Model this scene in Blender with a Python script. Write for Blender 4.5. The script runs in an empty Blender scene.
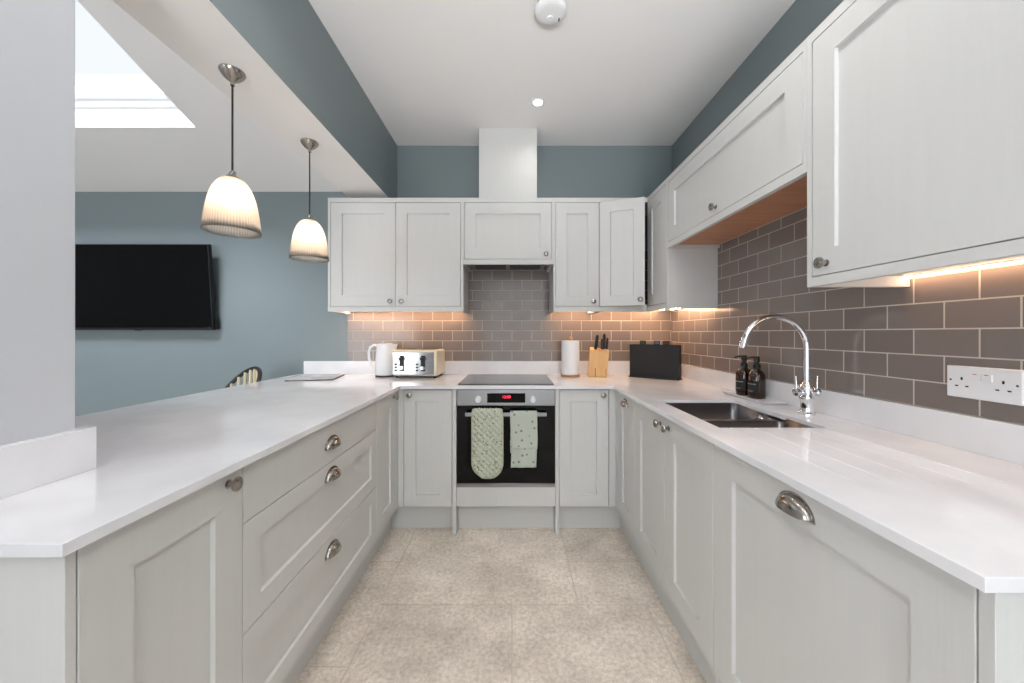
import bpy, bmesh, math, random
from mathutils import Vector, Matrix
random.seed(7)
PI = math.pi
sc = bpy.context.scene
COL = sc.collection

# ------------------------------------------------------------------ camera, world, lights, exposure
H = 1.213                       # eye height
cam = bpy.data.cameras.new('camera'); camo = bpy.data.objects.new('camera', cam); COL.objects.link(camo)
cam.sensor_width = 36; cam.lens = 36*355/1024; cam.clip_start = 0.02
cam.shift_y = -8/1024; cam.shift_x = 0.0
camo.location = (0, 0, H); camo.rotation_euler = (PI/2, 0, 0)
sc.camera = camo
vs = sc.view_settings
sc.display_settings.display_device = 'sRGB'
vs.view_transform = 'Standard'; vs.look = 'None'; vs.gamma = 1; vs.use_curve_mapping = False
vs.exposure = 0.17
w = bpy.data.worlds.new('sky'); sc.world = w; w.use_nodes = True
bgn = w.node_tree.nodes['Background']; bgn.inputs[0].default_value = (0.93, 0.97, 1.0, 1); bgn.inputs[1].default_value = 0.95

def area(name, loc, rot, sx, sy, power, col=(1, 1, 1), spread=None):
    l = bpy.data.lights.new(name, 'AREA'); l.shape = 'RECTANGLE'; l.size = sx; l.size_y = sy
    l.energy = power; l.color = col
    if spread: l.spread = spread
    o = bpy.data.objects.new(name, l); COL.objects.link(o); o.location = loc; o.rotation_euler = rot
    return o
# daylight entering through the glazed doors and the window behind the viewpoint, and through the roof window; plus an added ceiling fill
area('daylight_patio_doors', (-2.9, -3.35, 1.25), (PI/2, 0, 0), 2.9, 2.4, 130, (0.90, 0.955, 1.0))
area('daylight_kitchen_door', (0.2, -3.35, 1.5), (PI/2, 0, 0), 1.9, 2.2, 26, (0.92, 0.965, 1.0))
area('ceiling_fill_light', (0.2, -3.75, 0.05), (math.radians(140), 0, 0), 2.0, 1.0, 125, (0.95, 0.975, 1.0), math.radians(75))  # added upward fill that brightens the ceiling, not a real source
area('daylight_roof_window', (-2.9, .35, 4.9), (math.radians(28), 0, 0), 1.8, 1.2, 260, (0.90, 0.955, 1.0))

# ------------------------------------------------------------------ helpers
def lin(c):
    return tuple(((v/255)/12.92 if v/255 <= 0.04045 else ((v/255+0.055)/1.055)**2.4) for v in c)

def mat(name, rgb, rough=0.5, metal=0.0, spec=0.5, noise=None, bump=None, trans=0, ior=1.45, coat=0, emis=None, vary=0.0, detail=4):
    """bump=(scale xyz, strength, distance); noise=(scale xyz, rgb2, contrast)"""
    m = bpy.data.materials.new(name); m.use_nodes = True
    nt = m.node_tree; N = nt.nodes; L = nt.links
    b = N['Principled BSDF']
    b.inputs['Base Color'].default_value = (*lin(rgb), 1)
    b.inputs['Roughness'].default_value = rough; b.inputs['Metallic'].default_value = metal
    b.inputs['Specular IOR Level'].default_value = spec
    b.inputs['Transmission Weight'].default_value = trans; b.inputs['IOR'].default_value = ior
    b.inputs['Coat Weight'].default_value = coat
    tc = N.new('ShaderNodeTexCoord')
    def noisetex(scale):
        mp = N.new('ShaderNodeMapping'); mp.inputs['Scale'].default_value = scale
        L.new(tc.outputs['Object'], mp.inputs['Vector'])
        n = N.new('ShaderNodeTexNoise'); n.inputs['Scale'].default_value = 1; n.inputs['Detail'].default_value = detail
        L.new(mp.outputs[0], n.inputs['Vector']); return n
    if noise:
        n = noisetex(noise[0]); r = N.new('ShaderNodeValToRGB')
        c = noise[2]
        r.color_ramp.elements[0].position = 0.5-c; r.color_ramp.elements[1].position = 0.5+c
        r.color_ramp.elements[0].color = (*lin(rgb), 1); r.color_ramp.elements[1].color = (*lin(noise[1]), 1)
        L.new(n.outputs['Fac'], r.inputs[0]); L.new(r.outputs[0], b.inputs['Base Color'])
    if bump:
        n = noisetex(bump[0]); bp = N.new('ShaderNodeBump'); bp.inputs['Strength'].default_value = bump[1]
        bp.inputs['Distance'].default_value = bump[2]
        L.new(n.outputs['Fac'], bp.inputs['Height']); L.new(bp.outputs[0], b.inputs['Normal'])
    if emis:
        b.inputs['Emission Color'].default_value = (*lin(emis[0]), 1); b.inputs['Emission Strength'].default_value = emis[1]
    return m

M = {}
M['paint'] = mat('cabinet_paint', (205, 205, 203), 0.45, noise=((70, 70, 3), (202, 202, 200), 0.3), bump=((150, 150, 6), 0.13, 0.002))
M['paint_h'] = mat('drawer_paint', (205, 205, 203), 0.45, noise=((70, 70, 3), (202, 202, 200), 0.3), bump=((150, 150, 6), 0.13, 0.002))
M['inside'] = mat('cabinet_interior', (200, 198, 192), 0.5)
M['oak'] = mat('oak_underside', (190, 140, 110), 0.5, noise=((30, 3, 30), (172, 122, 94), 0.2), bump=((120, 8, 120), 0.15, 0.002))
M['teal'] = mat('teal_wall_paint', (124, 135, 138), 0.34, noise=((1.2, 1.2, 1.2), (121, 132, 135), 0.3), bump=((45, 45, 45), 0.05, 0.002))
M['white_wall'] = mat('white_wall_paint', (203, 205, 210), 0.55, noise=((2, 2, 2), (200, 202, 207), 0.3))
M['ceiling'] = mat('ceiling_paint', (236, 235, 234), 0.7, noise=((1.5, 1.5, 1.5), (233, 232, 231), 0.3))
M['quartz'] = mat('quartz_worktop', (235, 235, 238), 0.12, noise=((3.5, 3.5, 3.5), (220, 220, 224), 0.14), coat=0.2, detail=8)
M['quartz_edge'] = M['quartz']
M['steel'] = mat('brushed_steel', (150, 151, 154), 0.3, 1.0, bump=((4, 260, 260), 0.05, 0.001))
M['sink_steel'] = mat('sink_steel', (112, 112, 116), 0.3, 1.0, bump=((200, 6, 200), 0.05, 0.001))
M['chrome'] = mat('chrome', (225, 227, 230), 0.06, 1.0)
M['knob_steel'] = mat('pale_satin_knob', (215, 216, 218), 0.35, 0.6)
M['toaster_steel'] = mat('polished_steel', (165, 166, 168), 0.14, 1.0)
M['pewter'] = mat('pewter_handle', (165, 160, 154), 0.2, 1.0)
M['black_glass'] = mat('black_glass', (4, 4, 5), 0.04, spec=0.14)
M['oven_glass'] = mat('oven_glass', (6, 6, 7), 0.06, spec=0.25)
M['hob_glass'] = mat('hob_glass', (22, 22, 24), 0.12)
M['hob_mark'] = mat('hob_marking', (110, 110, 112), 0.3)
M['black_plastic'] = mat('black_plastic', (16, 16, 17), 0.4)
M['black_matt'] = mat('black_matt_plastic', (27, 28, 32), 0.6)
M['white_plastic'] = mat('white_plastic', (232, 233, 235), 0.25)
M['kettle'] = mat('white_kettle_plastic', (236, 237, 240), 0.22)
M['cream_enamel'] = mat('cream_enamel', (226, 214, 190), 0.3)
M['grey_dark'] = mat('dark_grey_plastic', (52, 52, 54), 0.45)
M['slot'] = mat('socket_slot', (20, 20, 20), 0.6)
M['tray'] = mat('white_ceramic', (222, 222, 224), 0.2)
M['label'] = mat('bottle_label', (24, 25, 26), 0.6)
M['label_text'] = mat('label_print', (130, 130, 126), 0.6)
M['paper'] = mat('kitchen_paper', (236, 237, 240), 0.9, bump=((90, 90, 90), 0.4, 0.004))
M['bamboo'] = mat('bamboo_wood', (222, 180, 122), 0.45, noise=((60, 60, 4), (208, 164, 106), 0.2))
M['beech'] = mat('beech_wood', (196, 145, 96), 0.5, noise=((40, 40, 8), (180, 128, 82), 0.2))
M['cord'] = mat('braided_cord', (46, 44, 42), 0.8, bump=((300, 300, 120), 0.6, 0.004))
M['folder'] = mat('printed_cover', (205, 207, 208), 0.35, noise=((9, 9, 9), (168, 172, 176), 0.08))
M['cane'] = mat('cream_cane', (214, 203, 172), 0.6)
M['chair_dark'] = mat('dark_bent_metal', (60, 56, 54), 0.35, 0.4)
M['chair_seat'] = mat('woven_seat', (120, 108, 84), 0.8)
M['pvc'] = mat('white_window_frame', (238, 240, 242), 0.3)
M['grout_floor'] = mat('floor_grout', (196, 185, 172), 0.8)
M['rubber'] = mat('dark_seal', (60, 58, 55), 0.7)
M['green_tab'] = mat('green_tab', (48, 78, 40), 0.5)
M['blue_tab'] = mat('blue_tab', (70, 105, 130), 0.5)
M['red_tab'] = mat('red_tab', (90, 40, 38), 0.5)
M['tab_card'] = mat('chopping_board_plastic', (60, 62, 66), 0.5)
M['led'] = mat('led_strip_light', (255, 240, 220), 0.5, emis=((255, 205, 162), 75))
M['bulb'] = mat('warm_bulb', (255, 240, 220), 0.5, emis=((255, 222, 192), 32))
M['lamp_face'] = mat('downlight_lens', (255, 255, 255), 0.5, emis=((255, 246, 232), 30))
M['digits'] = mat('red_display_digits', (255, 60, 80), 0.5, emis=((255, 40, 70), 2.2))
M['amber'] = mat('amber_bottle', (38, 14, 7), 0.08, coat=0.5)

def floor_mat():
    m = mat('stone_floor_tile', (186, 175, 162), 0.5)
    nt = m.node_tree; N = nt.nodes; L = nt.links; b = N['Principled BSDF']
    tc = N.new('ShaderNodeTexCoord'); geo = N.new('ShaderNodeNewGeometry')
    n1 = N.new('ShaderNodeTexNoise'); n1.inputs['Scale'].default_value = 3.2; n1.inputs['Detail'].default_value = 10; n1.inputs['Roughness'].default_value = 0.65
    n2 = N.new('ShaderNodeTexNoise'); n2.inputs['Scale'].default_value = 60; n2.inputs['Detail'].default_value = 8; n2.inputs['Roughness'].default_value = 0.75
    for n in (n1, n2): L.new(tc.outputs['Object'], n.inputs['Vector'])
    r1 = N.new('ShaderNodeValToRGB'); r1.color_ramp.elements[0].position = .33; r1.color_ramp.elements[1].position = .66
    r1.color_ramp.elements[0].color = (*lin((206, 194, 180)), 1); r1.color_ramp.elements[1].color = (*lin((252, 240, 226)), 1)
    r2 = N.new('ShaderNodeValToRGB'); r2.color_ramp.elements[0].position = .36; r2.color_ramp.elements[1].position = .6
    r2.color_ramp.elements[0].color = (.58, .56, .54, 1); r2.color_ramp.elements[1].color = (1, 1, 1, 1)
    mx = N.new('ShaderNodeMix'); mx.data_type = 'RGBA'; mx.blend_type = 'MULTIPLY'; mx.inputs[0].default_value = .8
    L.new(n1.outputs['Fac'], r1.inputs[0]); L.new(n2.outputs['Fac'], r2.inputs[0])
    L.new(r1.outputs[0], mx.inputs[6]); L.new(r2.outputs[0], mx.inputs[7]); 
    hv = N.new('ShaderNodeHueSaturation'); mr = N.new('ShaderNodeMapRange'); mr.inputs[3].default_value = .93; mr.inputs[4].default_value = 1.05
    L.new(geo.outputs['Random Per Island'], mr.inputs[0]); L.new(mr.outputs[0], hv.inputs['Value'])
    L.new(mx.outputs[2], hv.inputs['Color']); L.new(hv.outputs[0], b.inputs['Base Color'])
    bp = N.new('ShaderNodeBump'); bp.inputs['Strength'].default_value = .25; bp.inputs['Distance'].default_value = .004
    L.new(n2.outputs['Fac'], bp.inputs['Height']); L.new(bp.outputs[0], b.inputs['Normal'])
    return m
M['floor'] = floor_mat()

def tile_mat(name, axis, shift):
    """running bond metro tiles in world units; axis 0: joints along x, 1: along y"""
    m = mat(name, (150, 138, 130), 0.12)
    nt = m.node_tree; N = nt.nodes; L = nt.links; b = N['Principled BSDF']
    tc = N.new('ShaderNodeTexCoord'); sp = N.new('ShaderNodeSeparateXYZ'); cb = N.new('ShaderNodeCombineXYZ')
    L.new(tc.outputs['Object'], sp.inputs[0])
    ad = N.new('ShaderNodeMath'); ad.operation = 'ADD'; ad.inputs[1].default_value = shift
    az = N.new('ShaderNodeMath'); az.operation = 'SUBTRACT'; az.inputs[1].default_value = (1.001 if axis == 0 else .993) - 0.0778*20
    L.new(sp.outputs[axis], ad.inputs[0]); L.new(sp.outputs[2], az.inputs[0])
    L.new(ad.outputs[0], cb.inputs[0]); L.new(az.outputs[0], cb.inputs[1])
    br = N.new('ShaderNodeTexBrick'); L.new(cb.outputs[0], br.inputs['Vector'])
    br.inputs['Scale'].default_value = 1; br.inputs['Brick Width'].default_value = .1535; br.inputs['Row Height'].default_value = .0778
    br.inputs['Mortar Size'].default_value = .0021; br.inputs['Mortar Smooth'].default_value = .15; br.inputs['Bias'].default_value = 0
    br.inputs['Color1'].default_value = (*lin((129, 120, 115)), 1); br.inputs['Color2'].default_value = (*lin((120, 111, 107)), 1)
    br.inputs['Mortar'].default_value = (*lin((196, 188, 178)), 1)
    L.new(br.outputs['Color'], b.inputs['Base Color'])
    rr = N.new('ShaderNodeMapRange'); rr.inputs[3].default_value = .13; rr.inputs[4].default_value = .7
    L.new(br.outputs['Fac'], rr.inputs[0]); L.new(rr.outputs[0], b.inputs['Roughness'])
    n = N.new('ShaderNodeTexNoise'); n.inputs['Scale'].default_value = 9; n.inputs['Detail'].default_value = 2
    L.new(tc.outputs['Object'], n.inputs['Vector'])
    b1 = N.new('ShaderNodeBump'); b1.inputs['Strength'].default_value = .22; b1.inputs['Distance'].default_value = .006
    L.new(n.outputs['Fac'], b1.inputs['Height'])
    b2 = N.new('ShaderNodeBump'); b2.invert = True; b2.inputs['Strength'].default_value = .6; b2.inputs['Distance'].default_value = .0015
    L.new(br.outputs['Fac'], b2.inputs['Height']); L.new(b1.outputs[0], b2.inputs['Normal']); L.new(b2.outputs[0], b.inputs['Normal'])
    return m
M['tile_back'] = tile_mat('metro_tiles_back', 0, .1535*10 + .1535/2)
M['tile_right'] = tile_mat('metro_tiles_right', 1, .1535*20 - .936 + .1535/2)

def glass_shade_mat():
    m = bpy.data.materials.new('ribbed_glass'); m.use_nodes = True; nt = m.node_tree; N = nt.nodes; L = nt.links
    N.remove(N['Principled BSDF']); out = N['Material Output']
    t = N.new('ShaderNodeBsdfTransparent'); t.inputs[0].default_value = (.98, .95, .9, 1)
    tr = N.new('ShaderNodeBsdfTranslucent'); tr.inputs[0].default_value = (.97, .93, .88, 1)
    g = N.new('ShaderNodeBsdfGlossy'); g.inputs['Roughness'].default_value = .12
    m1 = N.new('ShaderNodeMixShader'); m1.inputs[0].default_value = .55
    L.new(t.outputs[0], m1.inputs[1]); L.new(tr.outputs[0], m1.inputs[2])
    m2 = N.new('ShaderNodeMixShader'); fr = N.new('ShaderNodeFresnel'); fr.inputs[0].default_value = 1.22
    L.new(fr.outputs[0], m2.inputs[0]); L.new(m1.outputs[0], m2.inputs[1]); L.new(g.outputs[0], m2.inputs[2])
    L.new(m2.outputs[0], out.inputs[0]); return m
M['shade'] = glass_shade_mat()

def window_glass():
    m = bpy.data.materials.new('window_glass'); m.use_nodes = True; nt = m.node_tree; N = nt.nodes; L = nt.links
    N.remove(N['Principled BSDF']); out = N['Material Output']
    t = N.new('ShaderNodeBsdfTransparent'); g = N.new('ShaderNodeBsdfGlossy'); g.inputs['Roughness'].default_value = .02
    m2 = N.new('ShaderNodeMixShader'); m2.inputs[0].default_value = .05
    L.new(t.outputs[0], m2.inputs[1]); L.new(g.outputs[0], m2.inputs[2]); L.new(m2.outputs[0], out.inputs[0]); return m
M['pane'] = window_glass()

def fabric(name, rgb, dots, cell, quilt):
    m = mat(name, rgb, .9, bump=((700, 700, 700), .3, .001))
    nt = m.node_tree; N = nt.nodes; L = nt.links; b = N['Principled BSDF']
    tc = N.new('ShaderNodeTexCoord'); v = N.new('ShaderNodeTexVoronoi'); v.inputs['Scale'].default_value = cell
    v.inputs['Randomness'].default_value = .7 if quilt else .85
    L.new(tc.outputs['Object'], v.inputs['Vector'])
    r = N.new('ShaderNodeValToRGB'); r.color_ramp.interpolation = 'CONSTANT'
    r.color_ramp.elements[0].position = 0; r.color_ramp.elements[0].color = (*lin(dots), 1)
    r.color_ramp.elements[1].position = .2; r.color_ramp.elements[1].color = (*lin(rgb), 1)
    L.new(v.outputs['Distance'], r.inputs[0]); L.new(r.outputs[0], b.inputs['Base Color'])
    return m
M['mitt'] = fabric('quilted_mitt_cloth', (188, 192, 174), (112, 104, 84), 44, True)
M['towel'] = fabric('tea_towel_cloth', (182, 190, 178), (136, 122, 118), 27, False)
M['mitt_edge'] = mat('mitt_binding', (192, 186, 150), .9)

class MB:
    def __init__(s): s.bm = bmesh.new()
    def box(s, x0, x1, y0, y1, z0, z1, mi=0):
        v = [s.bm.verts.new(p) for p in ((x0,y0,z0),(x1,y0,z0),(x1,y1,z0),(x0,y1,z0),(x0,y0,z1),(x1,y0,z1),(x1,y1,z1),(x0,y1,z1))]
        for f in ((0,3,2,1),(4,5,6,7),(0,1,5,4),(1,2,6,5),(2,3,7,6),(3,0,4,7)):
            s.bm.faces.new([v[i] for i in f]).material_index = mi
        return s
    def lathe(s, prof, c=(0,0,0), axis='z', seg=24, mi=0, mod=None):
        """prof: list of (radius, height along axis)"""
        rings = []
        for r, h in prof:
            ring = []
            if r < 1e-6:
                ring = [s.bm.verts.new(s._ax(0, 0, h, c, axis))]
            else:
                for i in range(seg):
                    a = 2*PI*i/seg; rr = r*(mod(a) if mod else 1)
                    ring.append(s.bm.verts.new(s._ax(rr*math.cos(a), rr*math.sin(a), h, c, axis)))
            rings.append(ring)
        for a, b in zip(rings, rings[1:]):
            for i in range(seg):
                j = (i+1) % seg
                if len(a) == 1 and len(b) == 1: continue
                if len(a) == 1: f = (a[0], b[i], b[j])
                elif len(b) == 1: f = (a[i], a[j], b[0])
                else: f = (a[i], a[j], b[j], b[i])
                s.bm.faces.new(f).material_index = mi
        return s
    def _ax(s, u, v, h, c, axis):
        if axis == 'z': p = (u, v, h)
        elif axis == '-y': p = (u, -h, v)
        elif axis == 'x': p = (h, u, v)
        else: p = (u, h, v)
        return (p[0]+c[0], p[1]+c[1], p[2]+c[2])
    def tube(s, pts, r, seg=12, mi=0, cap=True):
        pts = [Vector(p) for p in pts]; rings = []
        n = len(pts); up = None
        for i, p in enumerate(pts):
            t = (pts[min(i+1, n-1)] - pts[max(i-1, 0)]).normalized()
            if up is None:
                up = Vector((0, 0, 1)) if abs(t.z) < .9 else Vector((1, 0, 0))
            a = (up - t*up.dot(t)).normalized(); b = t.cross(a); up = a
            rr = r[i] if isinstance(r, (list, tuple)) else r
            rings.append([s.bm.verts.new(p + a*rr*math.cos(2*PI*k/seg) + b*rr*math.sin(2*PI*k/seg)) for k in range(seg)])
        for a, b in zip(rings, rings[1:]):
            for i in range(seg):
                j = (i+1) % seg; s.bm.faces.new((a[i], a[j], b[j], b[i])).material_index = mi
        if cap:
            s.bm.faces.new(rings[0][::-1]).material_index = mi; s.bm.faces.new(rings[-1]).material_index = mi
        return s
    def prism(s, poly, d0, d1, plane='xz', mi=0):
        """poly in plane, extruded d0..d1 along the remaining axis"""
        def P(u, v, d):
            return {'xz': (u, d, v), 'xy': (u, v, d), 'yz': (d, u, v)}[plane]
        a = [s.bm.verts.new(P(u, v, d0)) for u, v in poly]; b = [s.bm.verts.new(P(u, v, d1)) for u, v in poly]
        n = len(poly)
        s.bm.faces.new(a).material_index = mi; s.bm.faces.new(b[::-1]).material_index = mi
        for i in range(n):
            j = (i+1) % n; s.bm.faces.new((a[i], b[i], b[j], a[j])).material_index = mi
        return s
    def grid(s, fn, nu, nv, mi=0):
        V = [[s.bm.verts.new(fn(i/nu, j/nv)) for j in range(nv+1)] for i in range(nu+1)]
        for i in range(nu):
            for j in range(nv):
                s.bm.faces.new((V[i][j], V[i+1][j], V[i+1][j+1], V[i][j+1])).material_index = mi
        return V
    def build(s, name, m, parent=None, bevel=0, smooth=40, loc=None, rotz=None, merge=True, kind=None, seg=2, solid=0):
        if merge: bmesh.ops.remove_doubles(s.bm, verts=s.bm.verts, dist=1e-5)
        bmesh.ops.recalc_face_normals(s.bm, faces=s.bm.faces)
        me = bpy.data.meshes.new(name); s.bm.to_mesh(me); s.bm.free()
        for mm in (m if isinstance(m, (list, tuple)) else [m]): me.materials.append(mm)
        me.shade_smooth(); me.set_sharp_from_angle(angle=math.radians(smooth))
        o = bpy.data.objects.new(name, me); COL.objects.link(o)
        if parent: o.parent = parent
        if loc: o.location = loc
        if rotz is not None: o.rotation_euler = (0, 0, rotz)
        if solid:
            d = o.modifiers.new('solid', 'SOLIDIFY'); d.thickness = solid; d.offset = 0
        if bevel:
            d = o.modifiers.new('bevel', 'BEVEL'); d.width = bevel; d.segments = seg; d.limit_method = 'ANGLE'; d.angle_limit = math.radians(30)
        if kind: o['kind'] = kind
        return o

def thing(name, label, cat, loc=(0, 0, 0), rotz=0, group=None):
    o = bpy.data.objects.new(name, None); COL.objects.link(o); o.empty_display_size = .1
    o.location = loc; o.rotation_euler = (0, 0, rotz); o['label'] = label; o['category'] = cat
    if group: o['group'] = group
    return o
def tag(o, label, cat, group=None):
    o['label'] = label; o['category'] = cat
    if group: o['group'] = group
    return o

# ------------------------------------------------------------------ room dimensions
XR, YB, ZC = 1.239, 2.752, 2.668
TS = .006                                  # tile thickness
SL = .375                                  # slope of the side room's ceiling
def zs(y): return 2.312 + SL*(YB - y)
YREAR = -3.0
XL = -4.6

# floor: grout bed with large modular tiles standing 2 mm proud, one mesh
f = MB(); f.box(XL, XR+.15, YREAR, YB+.15, -.12, -.002, 1)
g = .0022
def ftile(x0, x1, y0, y1):
    x1 = min(x1, XR-.01); y1 = min(y1, YB-.01)
    if x1 - x0 > .02 and y1 - y0 > .02: f.box(x0+g, x1-g, y0+g, y1-g, -.002, 0)
# rows near the camera follow the photograph, the rest repeats the pattern
for k in range(-3, 3):
    oy = k*1.2
    for c in range(-3, 2):
        ox = c*2.1
        ftile(-.595+ox, .297+ox, 1.588+oy, 2.19+oy)
        ftile(.297+ox, .9+ox, 1.588+oy, 1.889+oy); ftile(.297+ox, .9+ox, 1.889+oy, 2.19+oy)
        ftile(-.595+ox, .0+ox, .99+oy, 1.588+oy); ftile(.0+ox, .6+ox, .99+oy, 1.588+oy); ftile(.6+ox, .9+ox, .99+oy, 1.588+oy)
        ftile(-1.2+ox, -.595+ox, 1.293+oy, 1.887+oy); ftile(-1.2+ox, -.595+ox, .69+oy, 1.293+oy)
f.build('floor', [M['floor'], M['grout_floor']], kind='structure', merge=False)

# walls
MB().box(XL-.15, XR+.15, YB, YB+.15, 0, 2.312+.25).build('wall_back', M['teal'], kind='structure')
MB().box(-1.176, XR+.15, YB, YB+.15, 2.562, ZC+.1).build('wall_back_upper', M['teal'], kind='structure')
MB().box(XR, XR+.15, YREAR, YB, 0, ZC+.1).build('wall_right', M['teal'], kind='structure')
b = MB(); b.prism([(YREAR, 0), (YB, 0), (YB, 2.4), (YREAR, zs(YREAR)+.1)], XL-.15, XL, 'yz')
b.build('wall_left', M['white_wall'], kind='structure')
# rear wall with glazed doors and a window opening
b = MB(); y0, y1 = YREAR-.15, YREAR
b.box(XL-.15, -4.2, y0, y1, 0, 4.6); b.box(-4.2, -1.6, y0, y1, 2.25, 4.6); b.box(-1.6, -.7, y0, y1, 0, 4.6)
b.box(-.7, 1.1, y0, y1, 2.5, 4.6); b.box(1.1, XR+.15, y0, y1, 0, 4.6)
b.build('wall_rear', M['white_wall'], kind='structure', merge=False)
def frame_rect(mb, x0, x1, z0, z1, y0, y1, t, bars=()):
    mb.box(x0, x0+t, y0, y1, z0, z1); mb.box(x1-t, x1, y0, y1, z0, z1)
    mb.box(x0+t, x1-t, y0, y1, z0, z0+t); mb.box(x0+t, x1-t, y0, y1, z1-t, z1)
    for bx in bars: mb.box(bx-t/2, bx+t/2, y0, y1, z0+t, z1-t)
b = MB(); frame_rect(b, -4.2, -1.6, 0, 2.25, YREAR-.1, YREAR-.04, .06, (-3.33, -2.47))
d1 = b.build('door_1', M['pvc'], kind='structure', merge=False)
MB().box(-4.14, -1.66, YREAR-.075, YREAR-.065, .06, 2.19).build('pane', M['pane'], parent=d1)
b = MB(); frame_rect(b, -.7, 1.1, 0, 2.5, YREAR-.1, YREAR-.04, .06, (.2,))  # unseen glazing, enlarged down to the floor to bring light onto the ceiling
w1 = b.build('door_2', M['pvc'], kind='structure', merge=False)
MB().box(-.64, 1.04, YREAR-.075, YREAR-.065, .06, 2.44).build('pane', M['pane'], parent=w1)

# kitchen ceiling
MB().box(-.889, XR+.15, YREAR-.15, YB+.15, ZC, ZC+.1).build('ceiling', M['ceiling'], kind='structure')
# boxed beam between kitchen and side room: white soffit, teal kitchen face, white far face
b = MB(); x0, x1 = -1.176, -.889
b.box(x0, x1, YREAR, YB, 2.192, 4.75)
o = b.build('trim_beam', [M['teal'], M['ceiling']], kind='structure')
for p in o.data.polygons:
    p.material_index = 1 if (p.normal.z < -.5 or p.normal.x < -.5) else 0
# sloped ceiling of the side room, with the roof-window opening
sx0, sx1, sy0, sy1 = -3.75, -1.987, 1.0, 2.229
b = MB()
def slab(xa, xb, ya, yb, t=.2):
    # prism in y,z with normal to the slope, extruded in x
    nx, nz = SL/math.hypot(1, SL), 1/math.hypot(1, SL)
    poly = [(ya, zs(ya)), (yb, zs(yb)), (yb+nx*t, zs(yb)+nz*t), (ya+nx*t, zs(ya)+nz*t)]
    b.prism(poly, xa, xb, 'yz')
slab(XL, sx0, YREAR, YB); slab(sx1, -1.176, YREAR, YB); slab(sx0, sx1, YREAR, sy0); slab(sx0, sx1, sy1, YB)
o = b.build('ceiling_sloped', [M['ceiling'], M['pvc']], kind='structure', merge=False)
# roof window frame in the opening, glass above
nx, nz = SL/math.hypot(1, SL), 1/math.hypot(1, SL)
th = math.atan(SL)
def slope_pt(y, d): return (y + nx*d, zs(y) + nz*d)
b = MB()
for (ya, yb, da, db) in ((sy1-.035, sy1, .17, .23), (sy1-.075, sy1-.035, .19, .27), (sy0, sy0+.07, .17, .27)):
    b.prism([slope_pt(ya, da), slope_pt(yb, da), slope_pt(yb, db), slope_pt(ya, db)], sx0, sx1, 'yz')
for (xa, xb) in ((sx0, sx0+.06), (sx1-.02, sx1)):
    b.prism([slope_pt(sy0, .17), slope_pt(sy1, .17), slope_pt(sy1, .27), slope_pt(sy0, .27)], xa, xb, 'yz')
w2 = b.build('window_1', M['pvc'], kind='structure', merge=False)
b = MB(); b.prism([slope_pt(sy0+.07, .24), slope_pt(sy1-.075, .24), slope_pt(sy1-.075, .246), slope_pt(sy0+.07, .246)], sx0+.06, sx1-.02, 'yz')
b.build('pane', M['pane'], parent=w2)

# white pier on the left where the worktop dies into the wall
MB().box(-1.30, -.985, -.6, .802, 0, 2.192).build('wall_pier', M['white_wall'], kind='structure', bevel=.003)

# wall tiles
MB().box(-1.272, XR, YB-TS, YB, 1.002, 1.86).build('trim_tiles_back', M['tile_back'], kind='structure')
MB().box(XR-TS, XR, -.2, YB-TS, .994, 1.80).build('trim_tiles_right', M['tile_right'], kind='structure')

# ------------------------------------------------------------------ worktop: one continuous slab with sink cut-out and drainer grooves
WX = [-1.65, -.985, -.668, .6065]
sink = (.690, 1.050, 1.18, 1.672)
gro = [.72, .80, .88, .957, 1.03]
xs = sorted(set([-1.65, -.984, -.668, .6065, XR] + [sink[0], sink[1]] + [q+e for q in gro for e in (-.003, .003)]))
ys = sorted(set([.455, .5275, .803, 2.122, YB-.001, sink[2], sink[3], .74]))
def cell(x, y):
    if sink[0] < x < sink[1] and sink[2] < y < sink[3]: return None
    if x < -.984: ok = y > .803
    elif x < -.668: ok = y > .5275
    elif x < .6065: ok = y > 2.122
    else: ok = True
    if not ok: return None
    if .74 < y < 1.18 and any(abs(x-q) < .003 for q in gro): return .8986
    return .90
b = MB(); V = {}
def gv(x, y, z):
    k = (round(x, 5), round(y, 5), round(z, 5))
    if k not in V: V[k] = b.bm.verts.new(k)
    return V[k]
zb = .88
nxs, nys = len(xs)-1, len(ys)-1
C = [[cell((xs[i]+xs[i+1])/2, (ys[j]+ys[j+1])/2) for j in range(nys)] for i in range(nxs)]
def get(i, j): return C[i][j] if 0 <= i < nxs and 0 <= j < nys else None
for i in range(nxs):
    for j in range(nys):
        z = C[i][j]
        if z is None: continue
        x0, x1, y0, y1 = xs[i], xs[i+1], ys[j], ys[j+1]
        b.bm.faces.new([gv(x0,y0,z), gv(x1,y0,z), gv(x1,y1,z), gv(x0,y1,z)])
        b.bm.faces.new([gv(x0,y1,zb), gv(x1,y1,zb), gv(x1,y0,zb), gv(x0,y0,zb)])
        for (di, dj, pa, pb) in ((-1,0,(x0,y1),(x0,y0)), (1,0,(x1,y0),(x1,y1)), (0,-1,(x0,y0),(x1,y0)), (0,1,(x1,y1),(x0,y1))):
            n = get(i+di, j+dj); lo = zb if n is None else n
            if lo < z - 1e-6: b.bm.faces.new([gv(*pa, lo), gv(*pb, lo), gv(*pb, z), gv(*pa, z)])
bmesh.ops.dissolve_limit(b.bm, angle_limit=.01, verts=b.bm.verts[:], edges=b.bm.edges[:])
wt = b.build('worktop', M['quartz'], merge=False, bevel=.0015)
tag(wt, 'continuous white quartz worktop running around the kitchen in a horseshoe', 'worktop')
o = MB().box(-1.60, XR-TS-.001, YB-TS-.0205, YB-TS-.0005, .9002, 1.001).build('upstand', M['quartz'], bevel=.001)
tag(o, 'long white quartz upstand along the back wall behind the hob', 'upstand')
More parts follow.
